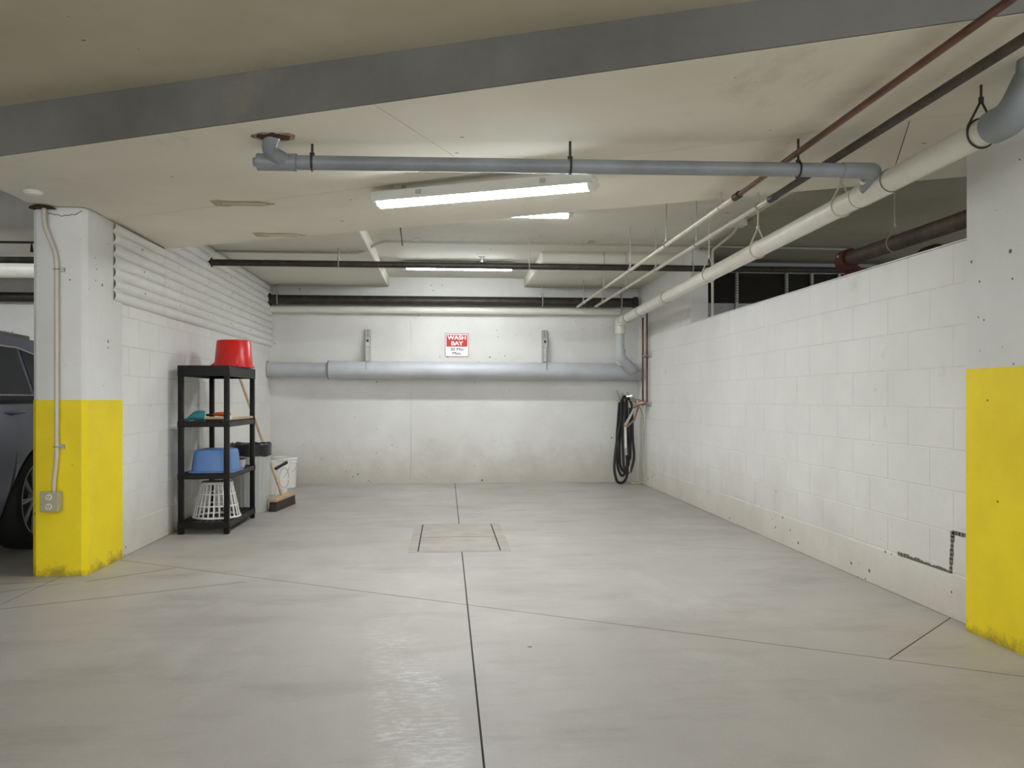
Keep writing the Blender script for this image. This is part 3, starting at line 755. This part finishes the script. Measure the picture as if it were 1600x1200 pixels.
# red bucket, upside down on the top shelf
bx, by = -1.815, 7.30
t = thing('red_bucket', (bx, by, 1.326), 'red plastic bucket upside down on top of the shelf unit', 'bucket')
pr = [(.165, .0), (.170, .004), (.168, .018), (.160, .02), (.158, .03), (.140, .225), (.132, .235), (.0, .235)]
part('body', MB().lathe(pr, (bx, by, 1.328), 48), 'red', t)
b = MB().add([(bx-.15, by-.06, 1.330), (bx-.205, by-.05, 1.330), (bx-.205, by+.03, 1.330), (bx-.15, by+.04, 1.330), (bx-.15, by-.05, 1.375), (bx-.19, by-.045, 1.345), (bx-.19, by+.025, 1.345), (bx-.15, by+.03, 1.375)],
             [(3,2,1,0),(4,5,6,7),(0,1,5,4),(1,2,6,5),(2,3,7,6),(3,0,4,7)])
part('spout', b, 'red', t, .004)
part('rim_bead', MB().tube(ring((bx, by, 1.335), .168, 'z', 48), .005, 8, True), 'red', t)
part('handle_ear', MB().box(bx+.03, bx+.08, by-.182, by-.158, 1.335, 1.36), 'red', t, .004)

# second shelf contents
z2 = .886
m = Matrix.Translation((-2.00, 6.78, z2))
b = MB()
def frustum(b, p, q, r0, r1, n=16): return b.tube([p, q], [r0, r1], n)
t = thing('teal_scoop', (-1.98, 6.78, z2), 'teal plastic scoop lying on the second shelf', 'scoop')
part('bowl', MB().tube([(-1.93, 6.79, z2+.042), (-1.915, 6.79, z2+.043), (-1.955, 6.785, z2+.044), (-1.99, 6.78, z2+.042), (-2.02, 6.775, z2+.028), (-2.03, 6.77, z2+.022)], [.030, .040, .042, .034, .020, .016], 16), 'teal', t)
part('handle', MB().tube([(-2.02, 6.775, z2+.026), (-2.05, 6.768, z2+.014), (-2.075, 6.762, z2+.009)], [.018, .012, .008], 12), 'teal', t)
t = thing('orange_trowel', (-1.85, 6.80, z2), 'hand tool with orange grip and dark shank on the second shelf', 'hand tool')
part('shank', MB().tube([(-1.925, 6.88, z2+.048), (-1.85, 6.86, z2+.05)], .010, 10), 'darkrod', t)
part('grip', MB().tube([(-1.862, 6.863, z2+.05), (-1.84, 6.857, z2+.055), (-1.78, 6.84, z2+.055), (-1.725, 6.825, z2+.053)], [.010, .016, .019, .013], 14), 'orange', t)
t = thing('scrub_brush', (-1.84, 6.76, z2), 'small wooden scrub brush under the orange-gripped tool', 'brush')
part('block', MB().box(-1.90, -1.76, 6.74, 6.79, z2+.016, z2+.036), 'wood', t, .006, 2)
part('bristles', MB().box(-1.892, -1.768, 6.746, 6.784, z2, z2+.016), 'bristle', t)
t = thing('wood_handle', (-1.735, 7.2, z2), 'pale wooden handle with white tip lying along the second shelf edge', 'handle')
part('stick', MB().tube([(-1.735, 6.86, z2+.014), (-1.722, 7.58, z2+.014)], .013, 12), 'wood', t)
part('tip', MB().tube([(-1.736, 6.79, z2+.028), (-1.735, 6.80, z2+.028), (-1.735, 6.875, z2+.018)], [.018, .026, .016], 14), 'white_plastic', t)

# third shelf: blue basin upside down, grey cup
z3 = .476
t = thing('blue_basin', (-1.87, 6.92, z3), 'blue plastic wash basin upside down on the third shelf', 'basin')
b = MB(); rings = []
for w, d, rad, z in ((.345, .40, .05, 0), (.345, .40, .05, .012), (.318, .372, .06, .014), (.305, .36, .06, .09), (.292, .345, .06, .160), (.275, .33, .06, .176), (.22, .27, .05, .182)):
    rings.append([(p[0]-1.86, p[1]+6.93, p[2]+z3+.002) for p in b.rrect(w, d, rad, z)])
part('shell', b.loft(rings), 'blue', t)
part('rim', MB().loft([[(p[0]-1.86, p[1]+6.93, z3+.002+zz) for p in MB().rrect(w, .41*w/.355, .05, 0)] for w, zz in ((.355, 0), (.355, .008), (.34, .010))]), 'blue', t)
t = thing('grey_cup', (-1.76, 7.32, z3), 'small grey cup on the third shelf behind the blue basin', 'cup')
part('cup', MB().lathe([(.03, 0), (.036, .07), (.034, .07), (.028, .006), (0, .006)], (-1.76, 7.33, z3), 20), 'bin', t)
part('lid', MB().lathe([(.037, .066), (.038, .078), (.0, .08)], (-1.76, 7.33, z3), 20), 'slot', t)

# bottom shelf: white basket upside down
zb = .097
bx, by = -1.875, 7.0
t = thing('laundry_basket', (bx, by, zb), 'white slatted laundry basket upside down on the bottom shelf', 'basket')
rad = lambda z: .185-.065*(z/.29)
for z in (.008, .10, .195, .28): part('hoop', MB().tube(ring((bx, by, zb+z), rad(z), 'z', 40), .009 if z == .008 else .006, 8, True), 'white_plastic', t)
sl = MB().obox((0, 0, 0), (.011, .004, .30)); sm = mesh_of(sl, 'slat', 'white_plastic')
for k in range(26):
    a = 2*math.pi*k/26
    o = bpy.data.objects.new('slat', sm); COL.objects.link(o); o.parent = t
    rm = rad(.145); o.location = (rm*math.cos(a), rm*math.sin(a), .145)
    o.rotation_euler = (Matrix.Rotation(a, 3, 'Z') @ Matrix.Rotation(-math.atan2(.065, .29), 3, 'Y') @ Matrix.Rotation(R(90), 3, 'Z')).to_euler()
b = MB()
part('base_disc', MB().lathe([(.118, .283), (.118, .292), (0, .292)], (bx, by, zb), 32), 'white_plastic', t)

# ------------------------------------------------------------------ bin, pails, brooms in the corner
bx, by = -1.845, 8.04
t = thing('trash_bin', (bx, by, 0), 'ribbed light grey trash bin with black liner behind the shelf unit', 'bin')
b = MB(); n = 96; rings = []
for z, r0 in ((0, .150), (.02, .155), (.53, .182), (.55, .184)):
    rings.append([(bx+(r0+(.004 if (k//2) % 2 else 0))*math.cos(2*math.pi*k/n), by+(r0+(.004 if (k//2) % 2 else 0))*math.sin(2*math.pi*k/n), z) for k in range(n)])
part('body', b.loft(rings), 'bin', t)
rr = random.Random(5); rings = []
for z, r0 in ((.53, .193), (.57, .192), (.635, .195), (.645, .188), (.60, .178), (.40, .15)):
    rings.append([(bx+(r0+rr.uniform(-.003, .003))*math.cos(2*math.pi*k/40), by+(r0+rr.uniform(-.003, .003))*math.sin(2*math.pi*k/40), z+rr.uniform(-.008, .008)) for k in range(40)])
part('liner', MB().loft(rings, (False, True)), 'bag', t, label='black bin liner folded over the rim')
def pail(x, y, label, handle):
    t = thing('plastic_pail', (x, y, 0), label, 'pail', 'white pails in the corner')
    part('body', MB().lathe([(.128, 0), (.133, .006), (.145, .30), (.153, .302), (.153, .312), (.147, .314), (.148, .335), (.155, .337), (.155, .347), (.149, .349), (.150, .365), (.153, .37), (.147, .37), (.128, .01), (0, .01)], (x, y, 0), 40), 'white_plastic', t)
    part('bail', MB().tube([(x+.157*math.cos(R(a)), y-.157*abs(math.sin(R(a)))*.5-.03, .305-.16*abs(math.sin(R(a)))) for a in range(0, 181, 12)], .003, 6), 'galv', t)
    return t
pail(-1.90, 9.45, 'white plastic pail nearest the push broom', True)
pail(-1.93, 10.15, 'white plastic pail in the back left corner by the wall', True)

# push broom: head on the floor, handle leaning back on the bin
hx, hy = -1.592, 8.28
t = thing('push_broom', (hx, hy, 0), 'wooden push broom with dark bristles, long handle leaning behind the trash bin', 'broom')
m = Matrix.Rotation(R(83), 3, 'Z')
part('head', MB().obox((hx, hy, .105), (.60, .075, .035), m), 'wood', t, .008, 2)
part('bristles', MB().loft([[tuple(Vector((hx, hy, 0))+m @ Vector(p)) for p in ((-.295*k,-.035*k,z),(.295*k,-.035*k,z),(.295*k,.035*k,z),(-.295*k,.035*k,z))] for k, z in ((1.02, .0), (.97, .088))]), 'bristle', t)
part('handle', MB().tube([(hx, hy, .11), (-2.12, 8.72, 1.31)], .0135, 12), 'wood', t)
part('socket', MB().tube([(hx-.004, hy+.003, .115), (hx-.025, hy+.02, .17)], .019, 12), 'wood', t)
t = thing('hand_brush', (-1.78, 8.72, 0), 'dark grip sticking up beside the white pail behind the trash bin', 'brush')
part('stick', MB().tube([(-1.72, 8.55, 0), (-1.70, 8.62, .38)], .010, 10), 'white_plastic', t)
part('grip', MB().tube([(-1.72, 8.58, .355), (-1.63, 8.70, .41)], .016, 12), 'slot', t)
part('cord', MB().tube([(-1.64+.045*math.cos(a), 8.60+.03*math.sin(a*1.3), .26+.10*math.sin(a)) for a in [i*.5 for i in range(13)]], .003, 6), 'rod', t)

# ------------------------------------------------------------------ copper risers and hose in the right corner
t = thing('copper_risers', (2.40, 9.95, 0), 'pair of copper water risers strapped to the right wall corner', 'pipe')
for x, y, zt in ((2.385, 9.96, 2.05), (2.412, 9.86, 2.17)): part('riser', MB().tube([(x, y, 1.02 if y < 9.9 else .98), (x, y, zt)], .0115, 14), 'copper', t)
for z in (1.58, 1.00):
    s_ = part('strut', MB().box(2.424, 2.449, 9.78, 10.06, z-.02, z+.02), 'galv', t, .004)
    for x, y in ((2.412, 9.86), (2.385, 9.96)): part('clamp', MB().tube(ring((x, y, z), .015, 'z'), .005, 6, True).box(x, 2.43, y-.012, y+.012, z-.01, z+.01), 'galv', s_)
part('valve_body', MB().tube([(2.395, 9.98, 1.02), (2.34, 10.0, 1.03), (2.26, 10.05, 1.05)], [.018, .024, .02], 12), 'brass', t)
part('valve_body', MB().tube([(2.395, 9.86, 1.02), (2.33, 9.90, 1.0), (2.27, 9.96, .96)], [.018, .022, .018], 12), 'brass', t)
part('valve_lever', MB().tube([(2.30, 9.97, 1.05), (2.25, 9.95, 1.10), (2.19, 9.97, 1.09)], .009, 8), 'chrome', t)

t = thing('wash_hose', (2.24, 10.2, 0), 'black wash hose coiled on a hook in the back right corner', 'hose')
b = MB()
def strand(pts, r=.0165): b.tube(arc_path(pts, .09, 8), r, 10)
strand([(2.15, 10.22, 1.02), (2.115, 10.22, .55), (2.125, 10.22, .20), (2.19, 10.22, .07), (2.25, 10.2, .22), (2.22, 10.2, .60), (2.215, 10.18, 1.03)])
strand([(2.215, 10.18, 1.03), (2.25, 10.18, 1.08), (2.30, 10.18, 1.0), (2.31, 10.18, .55), (2.335, 10.18, .32), (2.27, 10.18, .12), (2.20, 10.2, .20), (2.185, 10.21, .60), (2.19, 10.22, 1.06)])
strand([(2.19, 10.22, 1.06), (2.22, 10.24, 1.10), (2.25, 10.24, 1.04), (2.26, 10.24, .50), (2.25, 10.22, .10), (2.20, 10.18, .02), (2.10, 10.12, .025), (2.06, 10.12, .20), (2.10, 10.16, .52), (2.165, 10.2, .80), (2.17, 10.2, 1.05)])
strand([(2.17, 10.2, 1.0), (2.155, 10.24, .5), (2.16, 10.24, .22), (2.22, 10.24, .13), (2.29, 10.22, .3), (2.285, 10.22, .95)])
part('hose', b, 'rubber', t)
b = MB(); b.tube(arc_path([(2.34, 9.95, .97), (2.40, 10.0, .85), (2.41, 10.02, .3), (2.40, 10.02, .03), (2.33, 10.1, .02), (2.26, 10.15, .03), (2.29, 10.2, .3)], .08), .008, 8)
part('feed_tube', b, 'outlet', t)
part('hook', MB().tube(arc_path([(2.24, 10.49, 1.12), (2.24, 10.15, 1.08), (2.24, 10.13, 1.14)], .03), .012, 8), 'galv', t)
part('wand_tip', MB().tube([(2.14, 10.2, 1.02), (2.125, 10.19, 1.08), (2.10, 10.18, 1.17)], [.022, .028, .012], 12), 'rod', t)
g = part('spray_gun', MB().tube([(2.33, 9.99, 1.03), (2.27, 10.02, .90), (2.19, 10.06, .74)], [.016, .014, .018], 12), 'chrome', t)
part('trigger_guard', MB().tube([(2.35, 10.02, .98), (2.30, 10.05, .80), (2.22, 10.09, .72), (2.18, 10.07, .73)], .013, 10), 'brass', g)
part('lance', MB().tube([(2.195, 10.08, .73), (2.205, 10.09, .45)], .014, 10), 'white_plastic', g)
part('lance_end', MB().tube([(2.205, 10.09, .46), (2.208, 10.09, .37)], .018, 10), 'rod', g)

# ------------------------------------------------------------------ parked car (right flank towards the bay, tail to the back wall)
CX, CYR = -2.86, 6.19           # right flank, rear axle
CW = 1.84; WB = 2.75; RW = .355
t = thing('parked_car', (CX-CW/2, CYR-WB/2, 0), 'dark slate blue car parked behind the left column', 'car')
yf, yr = CYR-WB-.90, CYR+.92
ylist = [yf+(yr-yf)*i/120 for i in range(121)]
ARCH = .405
def zbot(y):
    z = .24
    for yc in (CYR, CYR-WB):
        d = abs(y-yc)
        if d < ARCH: z = max(z, RW+math.sqrt(ARCH**2-d*d)*.98)
    return z
def belt(y):
    u = (y-yf)/(yr-yf)
    pts = [(0, .68), (.04, .80), (.12, .90), (.27, .98), (.45, 1.015), (.75, 1.045), (.90, 1.05), (.97, 1.0), (1, .80)]
    for (a, za), (b_, zb_) in zip(pts, pts[1:]):
        if u <= b_: return za+(zb_-za)*(u-a)/(b_-a)
    return pts[-1][1]
def inset(y):
    u = (y-yf)/(yr-yf); e = 0
    if u < .13: e = .30*(1-u/.13)**2
    if u > .88: e = .24*((u-.88)/.12)**2
    return e
def flank(y, f):
    z = zbot(y)+(belt(y)-zbot(y))*f
    k = (z-.24)/.8
    return (.07*(k-.62)**2*4 + (.02 if f > .97 else 0) + inset(y)), z
nf = 12; vs = []; fs = []
for sgn in (1, -1):
    o = len(vs)
    for y in ylist:
        for j in range(nf+1):
            e, z = flank(y, j/nf); x = CX-e if sgn > 0 else CX-CW+e; vs.append((x, y, z))
    for i in range(120):
        for j in range(nf):
            a = o+i*(nf+1)+j; fs.append((a, a+1, a+nf+2, a+nf+1))
half = len(vs)//2
for i in range(120):
    a = i*(nf+1)+nf; fs.append((a, a+nf+1, half+a+nf+1, half+a))
fs.append(tuple(range(0, nf+1))+tuple(half+j for j in range(nf, -1, -1)))
e0 = 120*(nf+1); fs.append(tuple(e0+j for j in range(nf+1))+tuple(half+e0+j for j in range(nf, -1, -1)))
body = part('body', MB().add(vs, fs), 'carpaint', t)
part('underbody', MB().box(CX-CW+.22, CX-.22, yf+.25, yr-.2, .20, .62), 'carblack', t)
for yc in (CYR, CYR-WB):
    for x0, x1 in ((CX-.30, CX-.02), (CX-CW+.02, CX-CW+.30)):
        b = MB(); n = 24; pa = [(yc+(ARCH-.004)*math.cos(math.pi*k/n), RW+(ARCH-.004)*math.sin(math.pi*k/n)) for k in range(n+1)]
        b.add([(x, p[0], p[1]) for x in (x0+.02, x1-.03) for p in pa], [(k, k+1, n+2+k, n+1+k) for k in range(n)])
        part('wheel_arch', b, 'carblack', t)
# greenhouse
ga, gb, gc, gd = CYR-WB+.42, CYR-WB+1.25, CYR+.32, CYR+.86      # windscreen foot, roof front, roof rear, tailgate foot
ZR = 1.53; tum = .20
def gsec(y, z0, z1, x_in0, x_in1): return y
base = lambda y: belt(y)-.01
P0 = [(ga, base(ga)), (gb, ZR-.02), ((gb+gc)/2, ZR), (gc, ZR-.03), (gd, base(gd))]
def gx(z): return .05+tum*max(0, (z-1.0))/.6
vs = []; ns = 40; prof = []
for i in range(ns+1):
    y = ga+(gd-ga)*i/ns
    for (a, za), (b_, zb_) in zip(P0, P0[1:]):
        if y <= b_+1e-6: zt = za+(zb_-za)*(y-a)/(b_-a); break
    prof.append((y, base(y), max(zt, base(y)+.001)))
nz = 6; b = MB(); fs = []
for sgn in (1, -1):
    for y, z0, z1 in prof:
        for j in range(nz+1):
            z = z0+(z1-z0)*j/nz; e = gx(z); vs.append((CX-e if sgn > 0 else CX-CW+e, y, z))
half = (ns+1)*(nz+1)
for s0 in (0, half):
    for i in range(ns):
        for j in range(nz): a = s0+i*(nz+1)+j; fs.append((a, a+1, a+nz+2, a+nz+1))
for i in range(ns): a = i*(nz+1)+nz; fs.append((a, a+nz+1, half+a+nz+1, half+a))
part('cabin', MB().add(vs, fs), 'carpaint', t)
def glass(pts, sgn):
    o_, i_ = [], []
    for y, z in pts:
        e = gx(z); o_.append((CX-e+.006 if sgn > 0 else CX-CW+e-.006, y, z)); i_.append((CX-e-.01 if sgn > 0 else CX-CW+e+.01, y, z))
    n = len(pts); return MB().add(o_+i_, [tuple(range(n)), tuple(range(2*n-1, n-1, -1))]+[(k, (k+1) % n, n+(k+1) % n, n+k) for k in range(n)])
zs0, zs1 = 1.095, 1.425
mid = (gb+gc)/2-.05
for sgn in (1, -1):
    xs = CX if sgn > 0 else CX-CW
    for pts in ([(ga+.45, zs0), (mid-.03, zs0), (mid-.03, zs1), (gb+.12, zs1-.02)],
                [(mid+.03, zs0), (CYR-.02, zs0), (CYR-.02, zs1-.005), (mid+.03, zs1)],
                [(CYR+.03, zs0), (CYR+.42, zs0+.12), (CYR+.30, zs1-.06), (CYR+.03, zs1-.015)]):
        part('side_window', glass(pts, sgn), 'carglass', t)
    q = lambda y, z: ((CX-gx(z)+.008) if sgn > 0 else (CX-CW+gx(z)-.008), y, z)
    part('chrome_trim', MB().tube([q(ga+.42, zs0-.008), q(mid, zs0-.008), q(CYR+.05, zs0-.008), q(CYR+.43, zs0+.11)], .009, 8), 'chrome', t)
    part('chrome_trim', MB().tube([q(gb+.12, zs1), q(mid, zs1+.012), q(CYR-.02, zs1+.004), q(CYR+.30, zs1-.05)], .008, 8), 'chrome', t)
    part('belt_strip', MB().tube([q(ga+.42, zs0-.04), q(CYR+.1, zs0-.035)], .026, 8), 'carblack', t)
    part('roof_rail', MB().tube([(xs-sgn*.27, gb+.15, ZR-.005), (xs-sgn*.27, mid, ZR+.016), (xs-sgn*.27, gc, ZR-.01)], .016, 8), 'galv', t)
    for yh in (CYR-.36, CYR-1.52):
        e, _ = flank(yh, .94); ee = xs-sgn*(e)
        part('handle_recess', MB().loft([[(ee+sgn*.001*k, yh+.17*math.cos(a)*(1 if k else .98), .955+.026*math.sin(a)) for a in [2*math.pi*i/20 for i in range(20)]] for k in (-18, 10)]), 'carblack', t)
        part('door_handle', MB().tube([(ee+sgn*.012, yh-.12, .975), (ee+sgn*.035, yh, .978), (ee+sgn*.012, yh+.12, .975)], [.010, .013, .010], 8), 'carpaint', t)
part('windscreen', MB().add([(CX-.16, ga+.05, belt(ga)+.04), (CX-CW+.16, ga+.05, belt(ga)+.04), (CX-CW+.28, gb-.04, ZR-.05), (CX-.28, gb-.04, ZR-.05), (CX-.16, ga+.06, belt(ga)+.0), (CX-CW+.16, ga+.06, belt(ga)+.0), (CX-CW+.28, gb-.03, ZR-.09), (CX-.28, gb-.03, ZR-.09)],
     [(3,2,1,0),(4,5,6,7),(0,1,5,4),(1,2,6,5),(2,3,7,6),(3,0,4,7)]).xf(Matrix.Translation((0,-.03,.03))), 'carglass', t)
part('rear_window', MB().add([(CX-.2, gd-.12, belt(gd)+.12), (CX-CW+.2, gd-.12, belt(gd)+.12), (CX-CW+.28, gc+.1, ZR-.10), (CX-.28, gc+.1, ZR-.10), (CX-.2, gd-.16, belt(gd)+.10), (CX-CW+.2, gd-.16, belt(gd)+.10), (CX-CW+.28, gc+.06, ZR-.12), (CX-.28, gc+.06, ZR-.12)],
     [(3,2,1,0),(4,5,6,7),(0,1,5,4),(1,2,6,5),(2,3,7,6),(3,0,4,7)]).xf(Matrix.Translation((0,.03,.03))), 'carglass', t)
for sgn in (1, -1):
    xs = CX if sgn > 0 else CX-CW
    part('tail_lamp', MB().box(min(xs-sgn*.30, xs-sgn*.1), max(xs-sgn*.30, xs-sgn*.1), yr-.13, yr+.01, .78, .92), 'carlamp', t, .02, 2)
    part('headlamp', MB().box(min(xs-sgn*.45, xs-sgn*.2), max(xs-sgn*.45, xs-sgn*.2), yf-.01, yf+.1, .60, .70), 'chrome', t, .02, 2)
    for yc in (CYR, CYR-WB):
        xo_ = xs-sgn*.03; rm_ = Matrix.Rotation(R(90)*sgn, 3, 'Y')
        w = part('tyre', MB().lathe([(.245, -.20), (.33, -.20), (.35, -.18), (.355, -.14), (.355, -.06), (.35, -.02), (.335, -.002), (.262, 0), (.25, -.012)], (xo_, yc, RW), 48, rm_, True), 'tyre', t)
        part('rim', MB().lathe([(.250, -.18), (.256, -.012), (.262, -.002), (.252, .002), (.240, -.02), (.235, -.17)], (xo_, yc, RW), 48, rm_, True), 'alloy', w)
        part('brake_disc', MB().lathe([(.0, -.12), (.17, -.12), (.17, -.10), (0, -.10)], (xo_, yc, RW), 32, rm_), 'carblack', w)
        b = MB()
        for k in range(10):
            for da in (-.055, .055):
                a = 2*math.pi*k/10
                p0 = Vector((xo_+sgn*-.035, yc+.05*math.cos(a), RW+.05*math.sin(a))); p1 = Vector((xo_-sgn*.012, yc+.246*math.cos(a+da), RW+.246*math.sin(a+da)))
                b.tube([p0, p1], [.011, .009], 6)
        b.lathe([(0, -.02), (.06, -.03), (.06, -.06), (0, -.06)], (xo_, yc, RW), 20, rm_)
        part('spokes', b, 'alloy', w)
